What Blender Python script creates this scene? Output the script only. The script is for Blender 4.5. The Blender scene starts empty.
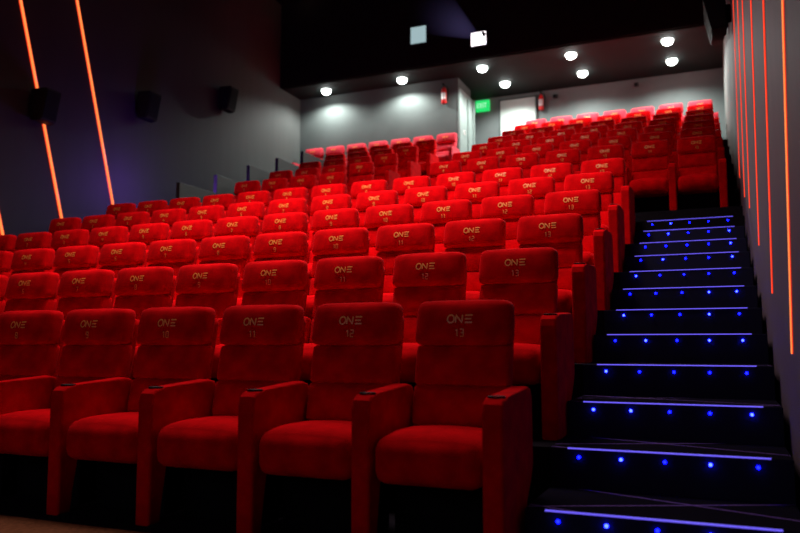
import bpy, bmesh, math, random
from mathutils import Vector, Matrix
random.seed(7)
SC = bpy.context.scene
COL = SC.collection

# ------------------------------------------------------------------ helpers
def nodes_of(name):
    m = bpy.data.materials.new(name); m.use_nodes = True
    nt = m.node_tree; b = nt.nodes['Principled BSDF']
    return m, nt, b

def mat(name, rgb, rough=0.6, metal=0.0, spec=0.5, noise=None, bump=None, sheen=0.0, sheen_tint=(1, 1, 1)):
    """plain principled surface with noise-modulated colour and optional bump"""
    m, nt, b = nodes_of(name)
    b.inputs['Roughness'].default_value = rough
    b.inputs['Metallic'].default_value = metal
    b.inputs['Specular IOR Level'].default_value = spec
    if sheen:
        b.inputs['Sheen Weight'].default_value = sheen
        b.inputs['Sheen Roughness'].default_value = 0.45
        b.inputs['Sheen Tint'].default_value = (*sheen_tint, 1)
    tc = nt.nodes.new('ShaderNodeTexCoord')
    sc, amt = noise or (12.0, 0.15)
    n = nt.nodes.new('ShaderNodeTexNoise'); n.inputs['Scale'].default_value = sc; n.inputs['Detail'].default_value = 4
    r = nt.nodes.new('ShaderNodeMapRange')
    r.inputs['From Min'].default_value = 0.3; r.inputs['From Max'].default_value = 0.7
    r.inputs['To Min'].default_value = 1 - amt; r.inputs['To Max'].default_value = 1 + amt
    mx = nt.nodes.new('ShaderNodeVectorMath'); mx.operation = 'SCALE'
    mx.inputs[0].default_value = rgb
    L = nt.links.new
    L(tc.outputs['Object'], n.inputs['Vector']); L(n.outputs['Fac'], r.inputs['Value'])
    L(r.outputs['Result'], mx.inputs['Scale']); L(mx.outputs['Vector'], b.inputs['Base Color'])
    if bump:
        n2 = nt.nodes.new('ShaderNodeTexNoise'); n2.inputs['Scale'].default_value = bump[0]; n2.inputs['Detail'].default_value = 3
        bp = nt.nodes.new('ShaderNodeBump'); bp.inputs['Strength'].default_value = bump[1]; bp.inputs['Distance'].default_value = bump[2]
        L(tc.outputs['Object'], n2.inputs['Vector']); L(n2.outputs['Fac'], bp.inputs['Height']); L(bp.outputs['Normal'], b.inputs['Normal'])
    return m

def glow(name, rgb, strength, rough=0.3, base=(0.02, 0.02, 0.02)):
    m, nt, b = nodes_of(name)
    b.inputs['Base Color'].default_value = (*base, 1)
    b.inputs['Roughness'].default_value = rough
    b.inputs['Emission Color'].default_value = (*rgb, 1)
    b.inputs['Emission Strength'].default_value = strength
    return m

def mesh_obj(name, bm, m, parent=None, smooth=False):
    me = bpy.data.meshes.new(name)
    bmesh.ops.recalc_face_normals(bm, faces=bm.faces)
    bm.to_mesh(me); bm.free()
    if smooth:
        for p in me.polygons: p.use_smooth = True
    me.materials.append(m)
    o = bpy.data.objects.new(name, me); COL.objects.link(o)
    if parent: o.parent = parent
    return o

def tag(o, label=None, cat=None, group=None, kind=None):
    if label: o['label'] = label
    if cat: o['category'] = cat
    if group: o['group'] = group
    if kind: o['kind'] = kind
    return o

def empty(name, loc, label, cat, group=None, rz=0.0):
    o = bpy.data.objects.new(name, None); COL.objects.link(o)
    o.empty_display_size = 0.1
    o.location = loc; o.rotation_euler = (0, 0, rz)
    return tag(o, label, cat, group)

def copy_tree(o, parent=None):
    c = o.copy(); COL.objects.link(c); c.parent = parent
    for ch in list(o.children):
        copy_tree(ch, c)
    return c

def box(bm, x0, x1, y0, y1, z0, z1, bev=0.0, seg=2):
    vs = [bm.verts.new((x, y, z)) for x in (x0, x1) for y in (y0, y1) for z in (z0, z1)]
    F = [(0, 1, 3, 2), (4, 6, 7, 5), (0, 4, 5, 1), (2, 3, 7, 6), (0, 2, 6, 4), (1, 5, 7, 3)]
    fs = [bm.faces.new([vs[i] for i in f]) for f in F]
    if bev:
        es = list({e for f in fs for e in f.edges})
        bmesh.ops.bevel(bm, geom=es, offset=bev, segments=seg, affect='EDGES', profile=0.6)
    return bm

def prism(bm, prof, x0, x1, bev=0.0, seg=3):
    """profile polygon in (y,z) extruded along x"""
    a = [bm.verts.new((x0, y, z)) for y, z in prof]
    b = [bm.verts.new((x1, y, z)) for y, z in prof]
    n = len(prof)
    fs = [bm.faces.new(a), bm.faces.new(b[::-1])]
    for i in range(n):
        fs.append(bm.faces.new([a[i], b[i], b[(i + 1) % n], a[(i + 1) % n]]))
    if bev:
        es = [e for f in fs[:2] for e in f.edges]
        bmesh.ops.bevel(bm, geom=es, offset=bev, segments=seg, affect='EDGES', profile=0.5)
    return bm

def cyl(bm, p0, p1, r0, r1=None, n=16, cap=True):
    r1 = r0 if r1 is None else r1
    p0, p1 = Vector(p0), Vector(p1); d = (p1 - p0).normalized()
    u = d.orthogonal().normalized(); v = d.cross(u)
    A = []; B = []
    for i in range(n):
        t = 2 * math.pi * i / n; w = u * math.cos(t) + v * math.sin(t)
        A.append(bm.verts.new(p0 + w * r0)); B.append(bm.verts.new(p1 + w * r1))
    for i in range(n):
        bm.faces.new([A[i], A[(i + 1) % n], B[(i + 1) % n], B[i]])
    if cap:
        bm.faces.new(A[::-1]); bm.faces.new(B)
    return bm

def lathe(bm, prof, axis_o=(0, 0, 0), n=20):
    """profile (r,z) revolved about z"""
    rings = []
    for r, z in prof:
        if r < 1e-6:
            rings.append([bm.verts.new((axis_o[0], axis_o[1], axis_o[2] + z))])
        else:
            rings.append([bm.verts.new((axis_o[0] + r * math.cos(2 * math.pi * i / n), axis_o[1] + r * math.sin(2 * math.pi * i / n), axis_o[2] + z)) for i in range(n)])
    for a, b in zip(rings, rings[1:]):
        for i in range(n):
            j = (i + 1) % n
            if len(a) == 1 and len(b) == 1: continue
            if len(a) == 1: bm.faces.new([a[0], b[j], b[i]])
            elif len(b) == 1: bm.faces.new([a[i], a[j], b[0]])
            else: bm.faces.new([a[i], a[j], b[j], b[i]])
    return bm

def pillow(bm, c, ext, r, N=(12, 4, 8), warp=None):
    """rounded box of half extents ext about c; warp(x,y,z in -1..1, pos) reshapes it"""
    cache = {}
    def vert(p):
        key = tuple(round(k, 5) for k in p)
        if key in cache: return cache[key]
        pos = []
        dd = []
        for k in range(3):
            s = p[k] * ext[k]; lim = ext[k] - r
            q = max(-lim, min(lim, s)); pos.append(q); dd.append(s - q)
        l = math.sqrt(sum(d * d for d in dd))
        if l > 1e-9: pos = [q + r * d / l for q, d in zip(pos, dd)]
        if warp: pos = warp(p, pos)
        v = bm.verts.new((c[0] + pos[0], c[1] + pos[1], c[2] + pos[2])); cache[key] = v
        return v
    def g(n):
        return [math.sin((-1 + 2 * i / n) * math.pi / 2) * 0.75 + (-1 + 2 * i / n) * 0.25 for i in range(n + 1)]
    for ax in range(3):
        u, w = [(1, 2), (0, 2), (0, 1)][ax]
        gu, gw = g(N[u]), g(N[w])
        for s in (-1.0, 1.0):
            for i in range(N[u]):
                for j in range(N[w]):
                    quad = []
                    for a, b in ((i, j), (i + 1, j), (i + 1, j + 1), (i, j + 1)):
                        p = [0, 0, 0]; p[ax] = s; p[u] = gu[a]; p[w] = gw[b]
                        quad.append(vert(p))
                    bm.faces.new(quad)
    return bm

# ------------------------------------------------------------------ materials
M = {}
M['fabric'] = mat('red_velvet_fabric', (0.66, 0.0010, 0.0030), rough=0.9, spec=0.015, noise=(9, 0.22), bump=(60, 0.25, 0.004), sheen=0.025, sheen_tint=(1.0, 0.45, 0.5))
M['fabric_spotlit'] = mat('spotlit_red_velvet_fabric', (0.64, 0.034, 0.055), rough=0.85, spec=0.1, noise=(9, 0.15), bump=(60, 0.25, 0.004), sheen=0.1, sheen_tint=(1.0, 0.7, 0.75))  # same red velvet with pink overexposure from the downlights put into its colour
M['fabric_dark'] = mat('red_fabric_shell', (0.30, 0.002, 0.004), rough=0.85, spec=0.1, noise=(9, 0.2), bump=(60, 0.2, 0.003))
M['gold'] = mat('gold_embroidery', (1.0, 0.30, 0.055), rough=0.4, spec=0.5, noise=(200, 0.2))
M['black'] = mat('black_plastic', (0.005, 0.005, 0.006), rough=0.6, spec=0.2, noise=(20, 0.2))
M['black_matte'] = mat('black_matte_metal', (0.004, 0.004, 0.005), rough=0.8, spec=0.1)
M['cup'] = mat('dark_cup_holder', (0.02, 0.002, 0.002), rough=0.6, spec=0.15)
M['floor_brown'] = mat('brown_carpet', (0.20, 0.064, 0.027), rough=0.95, spec=0.05, noise=(40, 0.35), bump=(300, 0.4, 0.004))
M['floor_dark'] = mat('charcoal_carpet', (0.013, 0.010, 0.013), rough=0.95, spec=0.0, noise=(60, 0.35), bump=(300, 0.4, 0.004))
M['wall_grey'] = mat('grey_painted_wall', (0.080, 0.091, 0.088), rough=0.75, spec=0.2, noise=(1.2, 0.12), bump=(40, 0.1, 0.003))
M['wall_grey_rear'] = mat('grey_painted_rear_wall', (0.135, 0.15, 0.147), rough=0.75, spec=0.2, noise=(1.2, 0.12), bump=(40, 0.1, 0.003))
M['ceiling_main'] = mat('black_ceiling', (0.012, 0.009, 0.010), rough=0.9, spec=0.1)
M['ceiling_soffit'] = mat('dark_brown_ceiling', (0.011, 0.0165, 0.0155), rough=0.8, spec=0.2, noise=(2, 0.1))
M['jamb'] = mat('pale_grey_painted_jamb', (0.20, 0.24, 0.225), rough=0.5, noise=(6, 0.06))
M['door_white'] = mat('white_painted_door', (0.44, 0.49, 0.46), rough=0.45, noise=(3, 0.04))
M['partition'] = mat('dark_grey_partition', (0.013, 0.0125, 0.012), rough=0.6, noise=(5, 0.15))
M['ext_red'] = mat('extinguisher_red', (0.60, 0.02, 0.02), rough=0.3, noise=(5, 0.05))
M['white_label'] = mat('white_label', (0.75, 0.7, 0.68), rough=0.5)
M['steel'] = mat('brushed_steel', (0.45, 0.45, 0.45), rough=0.35, metal=1.0)
M['lamp_on'] = glow('downlight_lens', (0.92, 1.0, 0.96), 24)
M['lamp_warm'] = glow('small_warm_lens', (1.0, 0.75, 0.5), 3)
M['strip_orange'] = glow('orange_led', (1.0, 0.235, 0.055), 1.45, rough=0.12)
M['strip_red'] = glow('red_orange_led', (1.0, 0.07, 0.022), 1.2, rough=0.12)
M['halo'] = glow('red_strip_halo', (1.0, 0.022, 0.008), 1.0)  # emissive band painting the red halo around each LED strip
M['nosing'] = glow('blue_violet_led', (0.16, 0.115, 1.0), 1.0)
M['dot'] = glow('blue_led_dot', (0.0012, 0.0022, 1.0), 26)
M['dot_bright'] = glow('blue_white_led_dot', (0.005, 0.009, 1.0), 60)
M['exit_green'] = glow('exit_green', (0.02, 0.85, 0.18), 0.9)
M['exit_white'] = glow('exit_letters', (0.55, 1.0, 0.7), 1.0)
M['port_dim'] = glow('booth_glass_lit', (0.36, 0.50, 0.53), 0.95)
M['port_bright'] = glow('projector_glass_lit', (1.0, 0.90, 0.95), 3.0)

def carpet_with_light_streaks():
    m, nt, b = nodes_of('step_carpet_with_light_streaks')
    b.inputs['Roughness'].default_value = 0.9; b.inputs['Specular IOR Level'].default_value = 0.0
    L = nt.links.new
    tc = nt.nodes.new('ShaderNodeTexCoord')
    total = None
    for ang, period, off in ((0.35, 0.50, 0.1), (-0.42, 0.62, 0.33)):
        mp = nt.nodes.new('ShaderNodeMapping'); mp.inputs['Rotation'].default_value = (0, 0, ang); mp.inputs['Location'].default_value = (0, off, 0)
        sp = nt.nodes.new('ShaderNodeSeparateXYZ')
        pp = nt.nodes.new('ShaderNodeMath'); pp.operation = 'PINGPONG'; pp.inputs[1].default_value = period / 2
        lt = nt.nodes.new('ShaderNodeMath'); lt.operation = 'LESS_THAN'; lt.inputs[1].default_value = 0.006
        L(tc.outputs['Object'], mp.inputs['Vector']); L(mp.outputs['Vector'], sp.inputs['Vector'])
        L(sp.outputs['Y'], pp.inputs[0]); L(pp.outputs[0], lt.inputs[0])
        if total is None: total = lt.outputs[0]
        else:
            mxn = nt.nodes.new('ShaderNodeMath'); mxn.operation = 'MAXIMUM'
            L(total, mxn.inputs[0]); L(lt.outputs[0], mxn.inputs[1]); total = mxn.outputs[0]
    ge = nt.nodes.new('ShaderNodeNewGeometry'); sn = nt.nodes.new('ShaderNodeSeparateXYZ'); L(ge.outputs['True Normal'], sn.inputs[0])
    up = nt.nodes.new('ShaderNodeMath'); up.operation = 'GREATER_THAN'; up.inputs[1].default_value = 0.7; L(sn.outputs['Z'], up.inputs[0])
    base = nt.nodes.new('ShaderNodeMix'); base.data_type = 'RGBA'      # blackish tread; riser lightened and tinted blue for the LED glow
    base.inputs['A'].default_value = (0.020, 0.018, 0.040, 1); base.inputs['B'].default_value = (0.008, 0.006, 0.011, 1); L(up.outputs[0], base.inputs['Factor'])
    ml = nt.nodes.new('ShaderNodeMath'); ml.operation = 'MULTIPLY'; L(total, ml.inputs[0]); L(up.outputs[0], ml.inputs[1])
    mix = nt.nodes.new('ShaderNodeMix'); mix.data_type = 'RGBA'
    mix.inputs['B'].default_value = (0.20, 0.10, 0.36, 1); L(base.outputs['Result'], mix.inputs['A'])  # violet streaks of LED light painted across the treads
    L(ml.outputs[0], mix.inputs['Factor']); L(mix.outputs['Result'], b.inputs['Base Color'])
    n2 = nt.nodes.new('ShaderNodeTexNoise'); n2.inputs['Scale'].default_value = 250
    bp = nt.nodes.new('ShaderNodeBump'); bp.inputs['Strength'].default_value = 0.3; bp.inputs['Distance'].default_value = 0.004
    L(tc.outputs['Object'], n2.inputs['Vector']); L(n2.outputs['Fac'], bp.inputs['Height']); L(bp.outputs['Normal'], b.inputs['Normal'])
    return m
M['step'] = carpet_with_light_streaks()

def wall_panels(name, rgb, rear, y0, y1):
    """wall colour blending to a second, greyer tone towards the back of the hall"""
    m, nt, b = nodes_of(name)
    b.inputs['Roughness'].default_value = 0.7; b.inputs['Specular IOR Level'].default_value = 0.2
    L = nt.links.new
    tc = nt.nodes.new('ShaderNodeTexCoord')
    w = nt.nodes.new('ShaderNodeTexNoise'); w.inputs['Scale'].default_value = 2.0
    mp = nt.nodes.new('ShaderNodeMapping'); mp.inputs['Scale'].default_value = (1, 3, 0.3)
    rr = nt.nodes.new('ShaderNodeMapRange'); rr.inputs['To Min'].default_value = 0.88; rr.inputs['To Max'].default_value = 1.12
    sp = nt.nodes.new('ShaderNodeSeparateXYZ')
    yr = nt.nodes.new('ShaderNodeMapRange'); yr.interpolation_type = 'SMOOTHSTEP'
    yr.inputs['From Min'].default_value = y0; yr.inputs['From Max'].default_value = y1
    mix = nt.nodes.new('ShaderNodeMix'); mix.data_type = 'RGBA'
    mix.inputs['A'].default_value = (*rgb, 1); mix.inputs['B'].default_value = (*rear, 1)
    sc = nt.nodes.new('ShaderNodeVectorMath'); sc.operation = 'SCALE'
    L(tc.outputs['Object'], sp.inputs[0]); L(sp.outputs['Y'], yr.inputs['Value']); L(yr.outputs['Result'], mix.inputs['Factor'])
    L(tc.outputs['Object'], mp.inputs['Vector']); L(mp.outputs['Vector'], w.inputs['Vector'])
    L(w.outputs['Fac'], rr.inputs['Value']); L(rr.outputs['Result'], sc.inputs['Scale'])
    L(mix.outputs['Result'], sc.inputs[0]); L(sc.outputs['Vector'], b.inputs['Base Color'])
    n2 = nt.nodes.new('ShaderNodeTexNoise'); n2.inputs['Scale'].default_value = 90
    bp = nt.nodes.new('ShaderNodeBump'); bp.inputs['Strength'].default_value = 0.15; bp.inputs['Distance'].default_value = 0.004
    L(tc.outputs['Object'], n2.inputs['Vector']); L(n2.outputs['Fac'], bp.inputs['Height']); L(bp.outputs['Normal'], b.inputs['Normal'])
    return m
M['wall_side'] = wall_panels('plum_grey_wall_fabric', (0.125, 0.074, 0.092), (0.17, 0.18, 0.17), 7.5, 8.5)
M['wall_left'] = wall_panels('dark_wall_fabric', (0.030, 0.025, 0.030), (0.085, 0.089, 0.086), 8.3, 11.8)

# ------------------------------------------------------------------ layout
D, H = 1.1288, 0.4155                # row depth and rise
def nose_y(i): return -0.305 + (i // 2) * D + (i % 2) * 0.591
STEP = H / 2
HU = 0.431                            # rise per row in the upper block
XL, XR = -8.95, 1.6                   # side walls
UP_Y, UP_Z = 6.47, 2.704             # front edge and level of the first upper platform
UPLOGO = 7.40
Z_SOFF = 7.55
Y_BOOTH = 12.4
Y_LBW, Y_RBW = 13.42, 15.25
X_CORNER = -4.46
Z_TOP = 9.8
Y_FRONT = -9.0

# ------------------------------------------------------------------ setting
def struct(name, bm, m):
    return tag(mesh_obj(name, bm, m), kind='structure')

b = bmesh.new(); box(b, XL, XR, Y_FRONT, -0.665, -0.25, 0.0)
struct('floor', b, M['floor_brown'])
b = bmesh.new(); box(b, XL, XR, -0.665, 0.286, -0.25, 0.0)
for k in range(1, 6):
    y = 0.286 + D * (k - 1); box(b, XL, 0.393, y, y + D, -0.25, H * k)
box(b, XL, XR, 0.286 + D * 5, UP_Y, -0.25, H * 6)
for n in range(0, 7):
    y = UP_Y + D * n; box(b, XL, XR, y, y + D if n < 6 else Y_RBW + 0.1, -0.25, UP_Z + HU * n)
# half steps in the middle aisle of the upper block
for n in range(0, 6):
    y = UP_Y + D * (n + 1); box(b, -4.35, -3.05, y - 0.45, y, UP_Z + HU * n, UP_Z + HU * (n + 0.5))
struct('floor', b, M['floor_dark'])
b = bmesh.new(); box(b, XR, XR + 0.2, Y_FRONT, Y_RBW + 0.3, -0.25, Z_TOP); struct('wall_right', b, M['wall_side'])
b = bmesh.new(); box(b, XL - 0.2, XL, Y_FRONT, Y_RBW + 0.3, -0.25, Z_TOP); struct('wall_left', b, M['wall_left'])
b = bmesh.new(); box(b, XL, X_CORNER, Y_LBW, 14.45, 4.0, Z_SOFF); struct('wall_back_left', b, M['wall_grey'])
b = bmesh.new(); box(b, XL, XR, Y_RBW, Y_RBW + 0.2, 4.0, Z_SOFF + 0.2); struct('wall_back_right', b, M['wall_grey_rear'])
b = bmesh.new(); box(b, XL, XR, Y_BOOTH, Y_RBW + 0.2, Z_SOFF, Z_SOFF + 0.1); struct('ceiling', b, M['ceiling_soffit'])
b = bmesh.new(); box(b, XL, XR, Y_BOOTH - 0.02, Y_BOOTH + 0.1, Z_SOFF, Z_TOP); struct('wall_booth', b, M['ceiling_main'])
b = bmesh.new(); box(b, XL, XR, Y_FRONT, Y_BOOTH, Z_TOP, Z_TOP + 0.1); struct('ceiling', b, M['ceiling_main'])
# door jamb and pale lining on the return of the left back wall
b = bmesh.new(); box(b, X_CORNER, X_CORNER + 0.05, 13.40, 14.45, 4.8, 7.28)
box(b, X_CORNER - 0.02, X_CORNER + 0.09, 13.98, 14.06, 4.8, 7.15); box(b, X_CORNER - 0.02, X_CORNER + 0.10, 14.40, 14.48, 4.8, 7.25)
struct('trim_1', b, M['jamb'])
# white door in the right back wall
d = bpy.data.objects.new('door_1', None); COL.objects.link(d); d.location = (-3.40, Y_RBW, UP_Z + 6 * HU); tag(d, kind='structure')
b = bmesh.new(); box(b, -0.47, 0.47, -0.05, 0.0, 0.0, 2.12, 0.004); mesh_obj('door_leaf', b, M['door_white'], d)
b = bmesh.new(); box(b, -0.51, -0.47, -0.06, 0.0, 0, 2.16); box(b, 0.47, 0.51, -0.06, 0.0, 0, 2.16); box(b, -0.51, 0.51, -0.06, 0.0, 2.12, 2.16)
mesh_obj('door_frame', b, M['wall_grey'], d)
b = bmesh.new(); cyl(b, (0.38, -0.05, 1.0), (0.38, -0.10, 1.0), 0.012); cyl(b, (0.39, -0.10, 1.0), (0.27, -0.10, 1.0), 0.01)
mesh_obj('door_handle', b, M['steel'], d)

# ------------------------------------------------------------------ staircases in the side aisles
def make_staircase(x0, x1, label, first=True):
    root = empty('staircase', ((x0 + x1) / 2, nose_y(0), 0), label, 'stairs', 'lit stepped aisles')
    hw = (x1 - x0) / 2
    for i in range(12):
        y0 = nose_y(i) - nose_y(0); y1 = (nose_y(i + 1) if i < 11 else UP_Y) - nose_y(0); z = STEP * (i + 1)
        bm = bmesh.new(); box(bm, -hw, hw, y0, y1, 0 if i < 2 else z - 2.6 * STEP, z - 0.001 * (i == 11), 0.006)
        st = mesh_obj('step', bm, M['step'], root)
        bm = bmesh.new(); box(bm, -min(0.49, hw - 0.06), min(0.49, hw - 0.06), y0 - 0.004, y0 + 0.006, z - 0.004, z + 0.003)
        mesh_obj('nosing_light', bm, M['nosing'], st)
        for k in range(5):
            bm = bmesh.new(); x = (-0.44 + 0.22 * k) * min(1, hw / 0.6); r = 0.009
            for a in range(5):
                pass
            bmesh.ops.create_uvsphere(bm, u_segments=10, v_segments=6, radius=r)
            for v in bm.verts: v.co = Vector((x, y0 - 0.004, z - 0.045)) + v.co
            mesh_obj('riser_light', bm, M['dot_bright'] if random.random() < 0.3 else M['dot'], st, True)
    return root
make_staircase(0.394, XR - 0.03, 'dark carpeted right-hand aisle stairs with glowing blue nosings')
make_staircase(XL + 0.07, -8.20, 'dark carpeted stairs beside the left wall, behind the chair rows')

# ------------------------------------------------------------------ cinema chair
SHEAR = 0.20
def lean(bm, zref=1.105):
    for v in bm.verts: v.co.y += SHEAR * (v.co.z - zref)
    return bm
HC, HE, HB = (-0.004, 0.079, 1.083), (0.270, 0.065, 0.124), 0.026
def head_warp(p, q):
    x, y, z = p
    o = list(q)
    if y < 0.5: o[1] -= HB * (1 - x * x) * (1 - z * z) * (1 if y < 0 else 0.5)
    o[2] -= 0.010 * (x ** 4) * (1 if z > 0 else -1) * 0.8
    o[0] *= 1 - 0.03 * max(0, z)
    return o
def head_front(x, z):     # y of the headrest's face
    u, w = x / HE[0], (z - HC[2]) / HE[2]
    return HC[1] - HE[1] - HB * (1 - u * u) * (1 - w * w) + SHEAR * (z - 1.105)
def strokes(bm, lines, t, ox, oz, sx, sz):
    """flat thread strokes laid on the headrest's face, polylines in unit coordinates"""
    for pl in lines:
        pts = []
        for (a, c) in zip(pl, pl[1:]):
            for s in range(3): pts.append((a[0] + (c[0] - a[0]) * s / 3, a[1] + (c[1] - a[1]) * s / 3))
        pts.append(pl[-1])
        P = [Vector((ox + x * sx, oz + z * sz)) for x, z in pts]
        L, R = [], []
        for i, p in enumerate(P):
            d = (P[min(i + 1, len(P) - 1)] - P[max(i - 1, 0)]); d = d.normalized() if d.length > 0 else Vector((1, 0))
            n = Vector((-d.y, d.x)) * t / 2
            for lst, q in ((L, p + n), (R, p - n)):
                lst.append(bm.verts.new((q.x, head_front(q.x, q.y) - 0.003, q.y)))
        for i in range(len(P) - 1):
            bm.faces.new([L[i], L[i + 1], R[i + 1], R[i]])
    return bm
ring = [(-0.72 + 0.27 * math.cos(a * math.pi / 10), 0.5 * math.sin(a * math.pi / 10)) for a in range(21)]
LOGO = [ring, [(-0.32, -0.5), (-0.32, 0.5), (0.20, -0.5), (0.20, 0.5)], [(0.42, 0.46), (1.0, 0.46)], [(0.42, 0.0), (0.92, 0.0)], [(0.42, -0.46), (1.0, -0.46)]]
DIG = {'0': [[(0, 0), (1, 0), (1, 2), (0, 2), (0, 0)]], '1': [[(0.1, 1.6), (0.55, 2), (0.55, 0)]], '2': [[(0, 2), (1, 2), (1, 1), (0, 1), (0, 0), (1, 0)]],
       '3': [[(0, 2), (1, 2), (1, 0), (0, 0)], [(0.2, 1), (1, 1)]], '4': [[(0, 2), (0, 0.9), (1, 0.9)], [(1, 2), (1, 0)]], '5': [[(1, 2), (0, 2), (0, 1), (1, 1), (1, 0), (0, 0)]],
       '6': [[(1, 2), (0, 2), (0, 0), (1, 0), (1, 1), (0, 1)]], '7': [[(0, 2), (1, 2), (0.35, 0)]], '8': [[(0, 0), (1, 0), (1, 2), (0, 2), (0, 0)], [(0, 1), (1, 1)]],
       '9': [[(1, 1), (0, 1), (0, 2), (1, 2), (1, 0), (0, 0)]]}
NUM = {}
def number_mesh(n):
    if n not in NUM:
        bm = bmesh.new(); s = str(n)
        for i, ch in enumerate(s):
            ox = -0.004 + (i - (len(s) - 1) / 2) * 0.027 - 0.009
            strokes(bm, DIG[ch], 0.0062, ox, 1.010, 0.018, 0.019)
        me = bpy.data.meshes.new('seat_number'); bm.to_mesh(me); bm.free(); me.materials.append(M['gold']); NUM[n] = me
    return NUM[n]

ARM = [(-0.50, 0.0), (-0.555, 0.0), (-0.562, 0.66), (-0.55, 0.70), (-0.52, 0.722), (-0.45, 0.730), (-0.05, 0.757), (0.0, 0.745), (0.03, 0.70), (0.035, 0.36), (-0.02, 0.28), (-0.13, 0.22), (-0.17, 0.0)]
POST = [(-0.46, 0.0), (-0.555, 0.0), (-0.562, 0.66), (-0.55, 0.70), (-0.52, 0.722), (-0.45, 0.730), (-0.05, 0.757), (0.0, 0.745), (0.03, 0.70), (0.035, 0.40), (0.0, 0.36), (-0.40, 0.35), (-0.445, 0.30)]
def arm_mesh(xc, ARM=POST):
    bm = bmesh.new(); prism(bm, ARM, xc - 0.049, xc + 0.049, 0.016, 3); return bm
def cup_mesh(xc):
    bm = bmesh.new()
    lathe(bm, [(0.030, 0.000), (0.030, 0.0), (0.040, -0.0), (0.042, 0.004), (0.040, 0.007), (0.034, 0.006), (0.032, 0.001), (0.0, 0.001)], (xc, -0.475, 0.727), 24)
    return bm

def make_chair():
    root = empty('cinema_chair', (0, 0, 0), 'red cinema chair', 'chair')
    def sw(p, q):
        x, y, z = p; o = list(q)
        if z > 0: o[2] += 0.022 * (1 - x * x) * (1 - 0.6 * y * y)
        o[1] -= 0.022 * (1 - x * x) * (1 - z * z) * (1 if y < 0 else 0)
        if y < 0: o[2] -= 0.02 * (y * y) * (1 if z > 0 else 0)
        return o
    bm = bmesh.new(); pillow(bm, (0, -0.315, 0.425), (0.268, 0.245, 0.115), 0.062, (12, 12, 6), sw)
    mesh_obj('seat_cushion', bm, M['fabric'], root, True)
    def bw(p, q):
        x, y, z = p; o = list(q)
        if y < 0.5: o[1] -= 0.018 * (1 - x * x) * (1 - z * z)
        return o
    bm = bmesh.new()
    for zc, hz in ((0.855, 0.108), (0.645, 0.108)):
        pillow(bm, (-0.006, 0.105, zc), (0.262, 0.062, hz), 0.026, (12, 4, 8), bw)
    lean(bm); mesh_obj('backrest', bm, M['fabric'], root, True)
    bm = bmesh.new(); pillow(bm, HC, HE, 0.036, (14, 6, 10), head_warp); lean(bm)
    hd = mesh_obj('headrest', bm, M['fabric'], root, True)
    bm = bmesh.new(); strokes(bm, LOGO, 0.0086, -0.004, 1.103, 0.070, 0.042)
    lo = mesh_obj('embroidered_lettering', bm, M['gold'], hd); lo['label'] = 'gold embroidered lettering'
    nm = bpy.data.objects.new('seat_number', number_mesh(1)); COL.objects.link(nm); nm.parent = hd; nm['label'] = 'gold embroidered number'
    bm = bmesh.new(); pillow(bm, (0, 0.175, 0.72), (0.245, 0.03, 0.42), 0.025, (6, 3, 8)); lean(bm)
    mesh_obj('back_panel', bm, M['fabric'], root, True)
    ar = mesh_obj('armrest', arm_mesh(0.322), M['fabric'], root, False)
    for p in ar.data.polygons: p.use_smooth = False
    mesh_obj('cup_holder', cup_mesh(0.322), M['cup'], ar, True)['label'] = 'dark recessed cup holder'
    bm = bmesh.new(); box(bm, -0.26, 0.26, -0.30, -0.06, 0.0, 0.33, 0.01)
    mesh_obj('seat_base', bm, M['black_matte'], root)
    return root
proto = make_chair()
left_arm = mesh_obj('armrest', arm_mesh(-0.322), M['fabric'])
lc = mesh_obj('cup_holder', cup_mesh(-0.322), M['cup'], left_arm, True); lc['label'] = 'dark recessed cup holder'
USED = [False]
END_ARM = mesh_obj('armrest', arm_mesh(0.322, ARM), M['fabric'])
POST_ARM = [c for c in proto.children if c.name.startswith('armrest')][0].data
def place_chair(x, y, z, num, label, group, with_left=False, sx=1.0):
    """y is where the lettering stands"""
    if not USED[0]: o = proto; USED[0] = True
    else: o = copy_tree(proto)
    o.location = (x, y, z); o.scale = (sx, 1, 1)
    o['label'] = label; o['category'] = 'chair'; o['group'] = group
    for ch in o.children:
        if ch.name.startswith('headrest'):
            for g in ch.children:
                if g.name.startswith('seat_number'): g.data = number_mesh(num)
    is_end = label.startswith('red cinema chair numbered 13') or 'nearest the right wall' in label or 'middle aisle end' in label
    for ch in o.children:
        if ch.name.startswith('armrest'): ch.data = END_ARM.data if is_end else POST_ARM
    if with_left:
        a = copy_tree(left_arm, o)
    return o

ORD = ['first', 'second', 'third', 'fourth', 'fifth', 'sixth', 'seventh', 'eighth', 'ninth', 'tenth', 'eleventh', 'twelfth', 'thirteenth']
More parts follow.
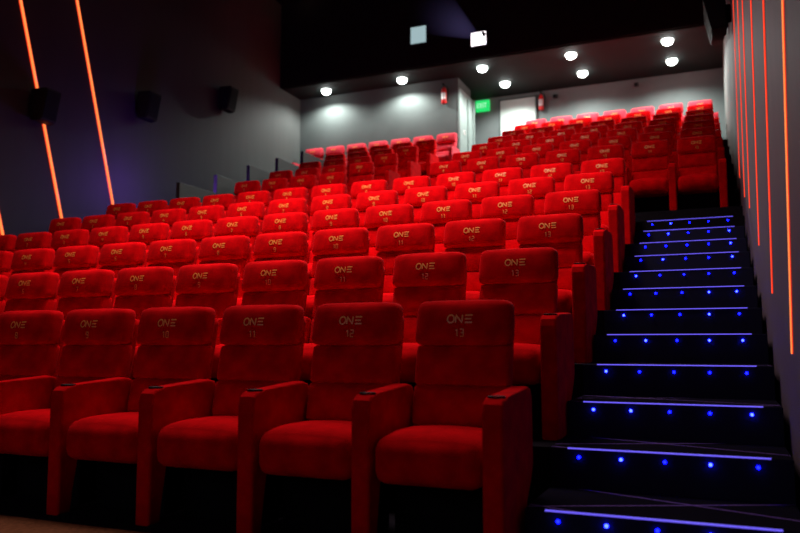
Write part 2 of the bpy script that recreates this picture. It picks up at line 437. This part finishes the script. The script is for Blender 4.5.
# camera basis (fitted), used to leave out chairs outside the frame and to aim the lens
CAM = Vector((1.2626, -3.8506, 0.9706)); YAW, PITCH, FPX = math.radians(-22.8735), math.radians(5.8541), 753.385
FW = Vector((math.sin(YAW) * math.cos(PITCH), math.cos(YAW) * math.cos(PITCH), math.sin(PITCH)))
RT = Vector((math.cos(YAW), -math.sin(YAW), 0)); UPV = RT.cross(FW)
def in_frame(p, margin):
    d = Vector(p) - CAM; return 400 + FPX * d.dot(RT) / d.dot(FW) > -margin
chairs = []
ROWDX = [-0.006, 0.016, 0.008, 0.004, -0.006, 0.002]
rowname = ['front row', 'second row from the front', 'third row from the front', 'fourth row from the front', 'fifth row from the front', 'last row of the lower block']
for k in range(6):
    for s in range(13, 0, -1):
        x = -(13 - s) * 0.65 + ROWDX[k]
        if not in_frame((x + 0.4, k * D - 0.3, k * H + 0.7), 130): continue
        end = ', the right end chair by the steps' if s == 13 else ''
        lab = 'red cinema chair numbered %d in the %s' % (s, rowname[k])
        chairs.append(place_chair(x, k * D, k * H, s, lab, 'red cinema chairs, %s' % rowname[k], s == 1))
for n in range(7):
    for j in range(7):
        x = 1.08 - 0.632 * j
        where = 'nearest the right wall' if j == 0 else '%s from the right wall' % ORD[j]
        rn = 'top' if n == 6 else ORD[n]
        lab = 'red cinema chair %s, %s row of upper right block' % (where, rn)
        chairs.append(place_chair(x, UPLOGO + n * D, UP_Z + n * HU, 15 - j, lab, 'red cinema chairs, upper right block', j == 6, 0.972))
for n in range(6):
    for j in range(4 if n < 5 else 7):
        x = (-4.77 - 0.585 * j) if n < 5 else (-4.66 - 0.612 * j)
        where = 'at the middle aisle end' if j == 0 else '%s from the middle aisle' % ORD[j]
        rn = 'top' if n == 5 else ORD[n]
        lab = 'red cinema chair %s, %s row of upper left block' % (where, rn)
        chairs.append(place_chair(x, UPLOGO + n * D, UP_Z + n * HU, 8 - j if j < 8 else 1, lab, 'red cinema chairs, upper left block', j == (3 if n < 5 else 6), 0.90 if n < 5 else 0.94))
def paint_spotlit(o):                         # top rows: downlight glare painted in as a paler, pinker red
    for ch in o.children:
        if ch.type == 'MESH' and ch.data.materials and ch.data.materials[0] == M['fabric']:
            ch.material_slots[0].link = 'OBJECT'; ch.material_slots[0].material = M['fabric_spotlit']
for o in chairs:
    if 'top row' in o['label']: paint_spotlit(o)
for o in list(left_arm.children): bpy.data.objects.remove(o)
bpy.data.objects.remove(left_arm); bpy.data.objects.remove(END_ARM)

# ------------------------------------------------------------------ side partitions at the left end of the upper rows
for n in range(5):
    y = 6.66 + 1.065 * n; zt = [3.80, 4.16, 4.58, 4.98, 5.38][n]
    bm = bmesh.new(); box(bm, -7.46, -7.38, y, y + 1.05, UP_Z + HU * max(0, n - 1) - 0.02, zt, 0.008)
    tag(mesh_obj('side_partition', bm, M['partition']), 'dark grey side partition, %s from the front, left of the upper chairs' % ORD[n], 'partition', 'stepped side partitions')

# ------------------------------------------------------------------ light strips on the walls
SL = -0.30
def strip(x, y, z, ztop, m, label, group, inward, wide, cuts=()):
    root = empty('light_strip', (x, y, z), label, 'light strip', group)
    segs = []; z0 = z
    for a, c in cuts: segs.append((z0, a)); z0 = c
    segs.append((z0, ztop))
    bm = bmesh.new(); bh = bmesh.new()
    for a, c in segs:
        ya, yc = SL * (a - z), SL * (c - z)
        pts = []
        for zz, yy in ((a - z, ya), (c - z, yc)):
            for dx in (0.0, 0.004):
                for dy in (-wide * 1.7, wide * 1.7): pts.append(bh.verts.new((inward * dx, yy + dy, zz)))
        for f in ((0, 1, 3, 2), (4, 6, 7, 5), (0, 2, 6, 4), (1, 5, 7, 3), (0, 4, 5, 1), (2, 3, 7, 6)):
            bh.faces.new([pts[i] for i in f])
        n = 10; A = []; B = []
        for i in range(n + 1):          # half-round diffuser
            t = math.pi * i / n; dy = wide * math.cos(t); dx = inward * (0.0035 + wide * math.sin(t))
            A.append(bm.verts.new((dx, ya + dy, a - z))); B.append(bm.verts.new((dx, yc + dy, c - z)))
        for i in range(n): bm.faces.new([A[i], A[i + 1], B[i + 1], B[i]])
        bm.faces.new(A[::-1]); bm.faces.new(B)
    mesh_obj('strip_halo', bh, M['halo'], root)['label'] = 'glowing red channel'
    mesh_obj('led_diffuser', bm, m, root, True)['label'] = 'glowing orange diffuser'
    return root
for i, (y, z) in enumerate([(0.417, 0.92), (1.66, 1.30), (3.0, 1.78), (4.42, 2.33), (5.57, 2.65), (6.9, 3.15)]):
    strip(XR, y, z, Z_TOP, M['strip_orange'] if i == 0 else M['strip_red'], 'orange LED strip up the right wall, %s from the camera' % ORD[i], 'right wall light strips', -1, 0.0062)
for i, (y, z, cuts) in enumerate([(4.64, 2.0, ()), (5.83, 2.2, ((4.60, 5.08),)), (7.00, 2.6, ())]):
    strip(XL, y, z, Z_TOP, M['strip_orange'],
          'slanted orange LED strip on the left wall, %s' % ['at the left picture edge', 'crossing behind the wall speaker', 'unbroken one right of the speaker'][i], 'left wall light strips', 1, 0.022, cuts)

# ------------------------------------------------------------------ wall speakers
def make_speaker(x, y, z, inward, label, grp):
    root = empty('wall_speaker', (x, y, z), label, 'speaker', grp, 0)
    prof = []
    bm = bmesh.new()
    w, hgt = 0.20, 0.26
    top, bot = 0.30, 0.20
    pts = []
    for xx0, zz in ((0.06, -hgt), (0.06, hgt)):
        pts += [bm.verts.new((inward * xx0, -w, zz)), bm.verts.new((inward * xx0, w, zz))]
    pts += [bm.verts.new((inward * (0.06 + bot), -w * 0.8, -hgt)), bm.verts.new((inward * (0.06 + bot), w * 0.8, -hgt)),
            bm.verts.new((inward * (0.06 + top), -w * 0.8, hgt)), bm.verts.new((inward * (0.06 + top), w * 0.8, hgt))]
    for f in ((0, 1, 3, 2), (4, 6, 7, 5), (0, 2, 6, 4), (1, 5, 7, 3), (0, 4, 5, 1), (2, 3, 7, 6)): bm.faces.new([pts[i] for i in f])
    bmesh.ops.bevel(bm, geom=list(bm.edges), offset=0.015, segments=2, affect='EDGES')
    mesh_obj('speaker_cabinet', bm, M['black'], root)
    bm = bmesh.new(); box(bm, min(0, inward * 0.06), max(0, inward * 0.06), -0.05, 0.05, -0.12, 0.12, 0.004)
    mesh_obj('wall_bracket', bm, M['black_matte'], root)
    bm = bmesh.new()
    g = [(inward * (0.065 + bot), -w * 0.66, -hgt * 0.85), (inward * (0.065 + bot), w * 0.66, -hgt * 0.85), (inward * (0.062 + top - 0.006), w * 0.66, hgt * 0.85), (inward * (0.062 + top - 0.006), -w * 0.66, hgt * 0.85)]
    q = [bm.verts.new(p) for p in g] + [bm.verts.new((p[0] + inward * 0.008, p[1], p[2])) for p in g]
    for f in ((0, 1, 2, 3), (7, 6, 5, 4), (0, 4, 5, 1), (1, 5, 6, 2), (2, 6, 7, 3), (3, 7, 4, 0)): bm.faces.new([q[i] for i in f])
    mesh_obj('speaker_grille', bm, M['black_matte'], root)
    return root
for (y, z, w) in ((4.97, 4.84, 'nearest the picture edge, over an orange strip'), (7.38, 5.55, 'second from the left, right of the orange strips'), (9.93, 6.47, 'rightmost, in the pale pool of light')):
    make_speaker(XL, y, z, 1, 'black wall speaker on the left wall, %s' % w, 'left wall speakers')
for (y, z, w) in ((7.7, 5.75, 'nearest'), (9.3, 6.30, 'middle'), (11.0, 6.85, 'farthest')):
    make_speaker(XR, y, z, -1, 'black wall speaker high on the right wall, %s of three' % w, 'right wall speakers')

# ------------------------------------------------------------------ downlights
def make_downlight(x, y, z, label, energy, warm=False, r=0.115):
    root = empty('ceiling_downlight', (x, y, z), label, 'ceiling light', 'recessed ceiling downlights')
    bm = bmesh.new(); lathe(bm, [(r * 1.0, 0.0), (r * 1.35, 0.0), (r * 1.35, -0.008), (r * 1.0, -0.012), (r * 1.0, 0.0)], n=24)
    mesh_obj('trim_ring', bm, M['jamb'] if not warm else M['black'], root)
    bm = bmesh.new(); lathe(bm, [(r * 0.95, -0.004), (r, -0.035), (r * 0.95, -0.065), (r * 0.8, -0.09), (r * 0.5, -0.108), (r * 0.25, -0.115), (0, -0.117)], n=24)
    mesh_obj('light_lens', bm, M['lamp_warm'] if warm else M['lamp_on'], root, True)
    if energy:
        L = bpy.data.lights.new('downlight_lamp', 'SPOT'); L.energy = energy; L.color = (0.93, 1.0, 0.96)
        L.spot_size = math.radians(160); L.spot_blend = 0.55; L.shadow_soft_size = 0.01
        o = bpy.data.objects.new('downlight_lamp', L); COL.objects.link(o); o.location = (0, 0, -0.13); o.parent = root
    return root
E_DOWN = 230
for i, x in enumerate((-7.92, -5.78, -3.70, -1.60, 0.48)):
    make_downlight(x, 12.97, Z_SOFF, 'lit round downlight in the front line of the rear ceiling, %s from the left' % ORD[i], E_DOWN)
for i, x in enumerate((-3.48, -1.55, 0.50)):
    make_downlight(x, 14.25, Z_SOFF, 'lit round downlight in the back line of the rear ceiling, %s from the left' % ORD[i], E_DOWN)
make_downlight(-8.15, 12.0, Z_TOP, 'tiny warm downlight high in the black ceiling at the top edge', 0, True, 0.06)

# ------------------------------------------------------------------ booth windows
def port(x0, x1, z0, z1, m, label):
    root = empty('booth_window', ((x0 + x1) / 2, Y_BOOTH - 0.02, z0), label, 'booth window')
    w = (x1 - x0) / 2; h = z1 - z0
    bm = bmesh.new(); box(bm, -w, w, -0.012, 0.0, 0, h); mesh_obj('lit_glass', bm, m, root)
    bm = bmesh.new()
    for (a, c, e, f) in ((-w - 0.04, -w, -0.04, h + 0.04), (w, w + 0.04, -0.04, h + 0.04), (-w, w, -0.04, 0), (-w, w, h, h + 0.04)): box(bm, a, c, -0.03, 0.0, e, f)
    mesh_obj('window_frame', bm, M['black'], root)
    return root
port(-5.30, -4.90, 8.13, 8.55, M['port_dim'], 'dim pale square window in the dark projection booth wall')
pr = port(-3.78, -3.42, 7.84, 8.16, M['port_bright'], 'brilliant white projector port window throwing the beam')
bm = bmesh.new(); cyl(bm, (0.03, -0.05, 0.20), (0.03, -0.012, 0.20), 0.07, n=20); mesh_obj('projector_lens', bm, glow('projector_lens_white', (1, .95, 1), 8), pr, True)
bm = bmesh.new(); cyl(bm, (0.105, -0.03, 0.245), (0.105, -0.012, 0.245), 0.065, n=20); mesh_obj('lens_shadow_plate', bm, M['black'], pr)

# faint projector beam painted as glowing haze: emission fades with distance from the port
def beam_material():
    m = bpy.data.materials.new('glowing_haze'); m.use_nodes = True; nt = m.node_tree; nt.nodes.clear(); L = nt.links.new
    out = nt.nodes.new('ShaderNodeOutputMaterial'); em = nt.nodes.new('ShaderNodeEmission'); em.inputs['Color'].default_value = (0.42, 0.34, 1.0, 1)
    tc = nt.nodes.new('ShaderNodeTexCoord'); ln = nt.nodes.new('ShaderNodeVectorMath'); ln.operation = 'LENGTH'
    mr = nt.nodes.new('ShaderNodeMapRange'); mr.interpolation_type = 'SMOOTHSTEP'
    mr.inputs['From Min'].default_value = 0.1; mr.inputs['From Max'].default_value = 3.2; mr.inputs['To Min'].default_value = 0.06; mr.inputs['To Max'].default_value = 0.0
    L(tc.outputs['Object'], ln.inputs[0]); L(ln.outputs['Value'], mr.inputs['Value']); L(mr.outputs['Result'], em.inputs['Strength']); L(em.outputs[0], out.inputs['Volume'])
    return m
bm = bmesh.new(); cyl(bm, (0, 0, 0), (-0.08, -3.3, -0.62), 0.06, 0.55, n=24)
pb = mesh_obj('projector_beam', bm, beam_material()); pb.location = (-3.60, Y_BOOTH - 0.08, 8.02)
tag(pb, 'faint violet beam of glowing haze leaving the bright projector port', 'light beam', kind='stuff')

# ------------------------------------------------------------------ exit sign
ex = empty('exit_sign', (-4.36, Y_RBW - 0.03, 7.19), 'green illuminated EXIT sign on the rear wall beside the pale jamb', 'sign')
bm = bmesh.new(); box(bm, -0.19, 0.19, -0.05, 0.03, 0, 0.30, 0.008); mesh_obj('sign_box', bm, M['exit_green'], ex)
bm = bmesh.new()
def bar(x0, x1, z0, z1): box(bm, x0, x1, -0.056, -0.048, z0, z1)
zb, zt = 0.09, 0.22
bar(-0.145, -0.128, zb, zt)
for zz in (zb, (zb + zt) / 2 - 0.008, zt - 0.017): bar(-0.128, -0.085, zz, zz + 0.017)
for s in (1, -1):
    x0, x1 = (-0.07, -0.01) if s == 1 else (-0.01, -0.07)
    vs = [bm.verts.new(p) for p in ((x0, -0.056, zb), (x0 + 0.018 * s, -0.056, zb), (x1, -0.056, zt), (x1 - 0.018 * s, -0.056, zt))]
    bm.faces.new(vs)
bar(0.015, 0.032, zb, zt)
bar(0.05, 0.12, zt - 0.017, zt); bar(0.077, 0.094, zb, zt)
mesh_obj('exit_lettering', bm, M['exit_white'], ex)['label'] = 'white EXIT letters'

# ------------------------------------------------------------------ fire extinguishers
def extinguisher(x, y, z, label):
    root = empty('fire_extinguisher', (x, y, z), label, 'fire extinguisher', 'wall-hung fire extinguishers')
    bm = bmesh.new(); lathe(bm, [(0, 0), (0.06, 0.0), (0.068, 0.02), (0.068, 0.33), (0.055, 0.375), (0.025, 0.40), (0.022, 0.42), (0, 0.42)], (0, -0.085, 0), 20)
    c = mesh_obj('cylinder_body', bm, M['ext_red'], root, True)
    bm = bmesh.new()
    for i in range(9):
        pass
    n = 10; r = 0.0695
    lo = []; hi = []
    for i in range(n + 1):
        a = math.radians(-150 + 120 * i / n)
        lo.append(bm.verts.new((r * math.cos(a), -0.085 + r * math.sin(a), 0.10))); hi.append(bm.verts.new((r * math.cos(a), -0.085 + r * math.sin(a), 0.27)))
    for i in range(n): bm.faces.new([lo[i], lo[i + 1], hi[i + 1], hi[i]])
    mesh_obj('label_highlight', bm, M['white_label'], c, True)  # white label that also stands in for the cylinder's highlight
    bm = bmesh.new(); cyl(bm, (0, -0.085, 0.42), (0, -0.085, 0.46), 0.02); box(bm, -0.014, 0.014, -0.19, -0.07, 0.46, 0.475); box(bm, -0.014, 0.014, -0.17, -0.07, 0.485, 0.498)
    mesh_obj('valve_handle', bm, M['black'], root)
    bm = bmesh.new()
    pts = [(0.02, -0.085, 0.44), (0.08, -0.085, 0.43), (0.10, -0.085, 0.36), (0.095, -0.085, 0.20), (0.09, -0.085, 0.08)]
    for p, q in zip(pts, pts[1:]): cyl(bm, p, q, 0.011, n=8)
    mesh_obj('hose', bm, M['black'], root, True)
    bm = bmesh.new(); box(bm, -0.03, 0.03, -0.02, 0.0, 0.05, 0.40); mesh_obj('wall_bracket', bm, M['steel'], root)
    return root
extinguisher(-4.80, Y_LBW, 6.90, 'red fire extinguisher on the left back wall beside the pale jamb')
extinguisher(-2.77, Y_RBW, 7.02, 'red fire extinguisher on the right back wall beside the white door')
# small black devices on the right back wall
for x, z, lab in ((-2.40, 7.36, 'small black surveillance camera just right of the right-hand extinguisher'), (-0.39, 7.40, 'small black surveillance camera high mid right back wall')):
    root = empty('wall_camera', (x, Y_RBW, z), lab, 'camera', 'small black wall cameras')
    bm = bmesh.new(); box(bm, -0.05, 0.05, -0.03, 0.0, -0.05, 0.05, 0.006); mesh_obj('wall_mount', bm, M['black'], root)
    bm = bmesh.new(); cyl(bm, (0, -0.03, 0), (0, -0.09, -0.01), 0.018); cyl(bm, (0, -0.06, -0.01), (0, -0.20, -0.05), 0.042, 0.046); mesh_obj('camera_body', bm, M['black'], root)
# switch plate on the jamb
sw = empty('light_switch', (X_CORNER + 0.052, 13.72, 6.22), 'white switch plate on the pale jamb at the rear entrance', 'switch')
bm = bmesh.new(); box(bm, 0, 0.012, -0.06, 0.06, -0.05, 0.05, 0.003); mesh_obj('plate', bm, M['white_label'], sw)
bm = bmesh.new(); box(bm, 0.012, 0.018, -0.03, 0.03, -0.03, 0.03, 0.002); mesh_obj('rocker', bm, M['partition'], sw)

# ------------------------------------------------------------------ unseen hall lamps and an added fill
def lamp(kind, name, loc, target, energy, color, **kw):
    L = bpy.data.lights.new(name, kind); L.energy = energy; L.color = color
    for k, v in kw.items(): setattr(L, k, v)
    o = bpy.data.objects.new(name, L); COL.objects.link(o); o.location = loc
    o.rotation_euler = (Vector(target) - Vector(loc)).to_track_quat('-Z', 'Y').to_euler()
    return o
lamp('SPOT', 'hall_spot', (-2.6, 1.6, 9.6), (-2.5, 3.9, 2.0), 2450, (1.0, 0.93, 0.9), spot_size=math.radians(66), spot_blend=1.0, shadow_soft_size=0.5)
lamp('AREA', 'screen_light', (-3.8, -8.5, 4.0), (-3.8, 4, 2.0), 46, (0.75, 0.70, 1.0), shape='RECTANGLE', size=7.0, size_y=3.2)
lamp('AREA', 'hall_wash', (-3.0, 3.6, 9.5), (-3.0, 3.6, 0), 210, (1.0, 0.9, 0.9), shape='RECTANGLE', size=4.0, size_y=4.0, spread=math.radians(95))
lamp('SPOT', 'upper_fill_spot', (-2.8, 6.2, 9.5), (-2.6, 9.3, 4.4), 620, (1.0, 0.92, 0.9), spot_size=math.radians(64), spot_blend=1.0, shadow_soft_size=0.4)  # unseen fill added to light the fronts of the upper chairs
lamp('POINT', 'aisle_glow', (-8.1, 7.0, 3.9), (0, 0, 0), 62, (0.30, 0.11, 1.0), shadow_soft_size=0.3)

# ------------------------------------------------------------------ world, camera
w = bpy.data.worlds.new('dim_hall'); w.use_nodes = True; SC.world = w
w.node_tree.nodes['Background'].inputs['Color'].default_value = (0.5, 0.4, 0.5, 1)
w.node_tree.nodes['Background'].inputs['Strength'].default_value = 0.003
cd = bpy.data.cameras.new('camera'); co = bpy.data.objects.new('camera', cd); COL.objects.link(co)
R = Matrix((RT, UPV, -FW)).transposed()
co.matrix_world = Matrix.Translation(CAM) @ R.to_4x4()
cd.sensor_width = 36; cd.lens = FPX / 800 * 36; cd.clip_end = 100; cd.clip_start = 0.05
cd.dof.use_dof = True; cd.dof.focus_distance = 5.6; cd.dof.aperture_fstop = 1.5
SC.camera = co
SC.view_settings.view_transform = 'Standard'
SC.view_settings.look = 'None'
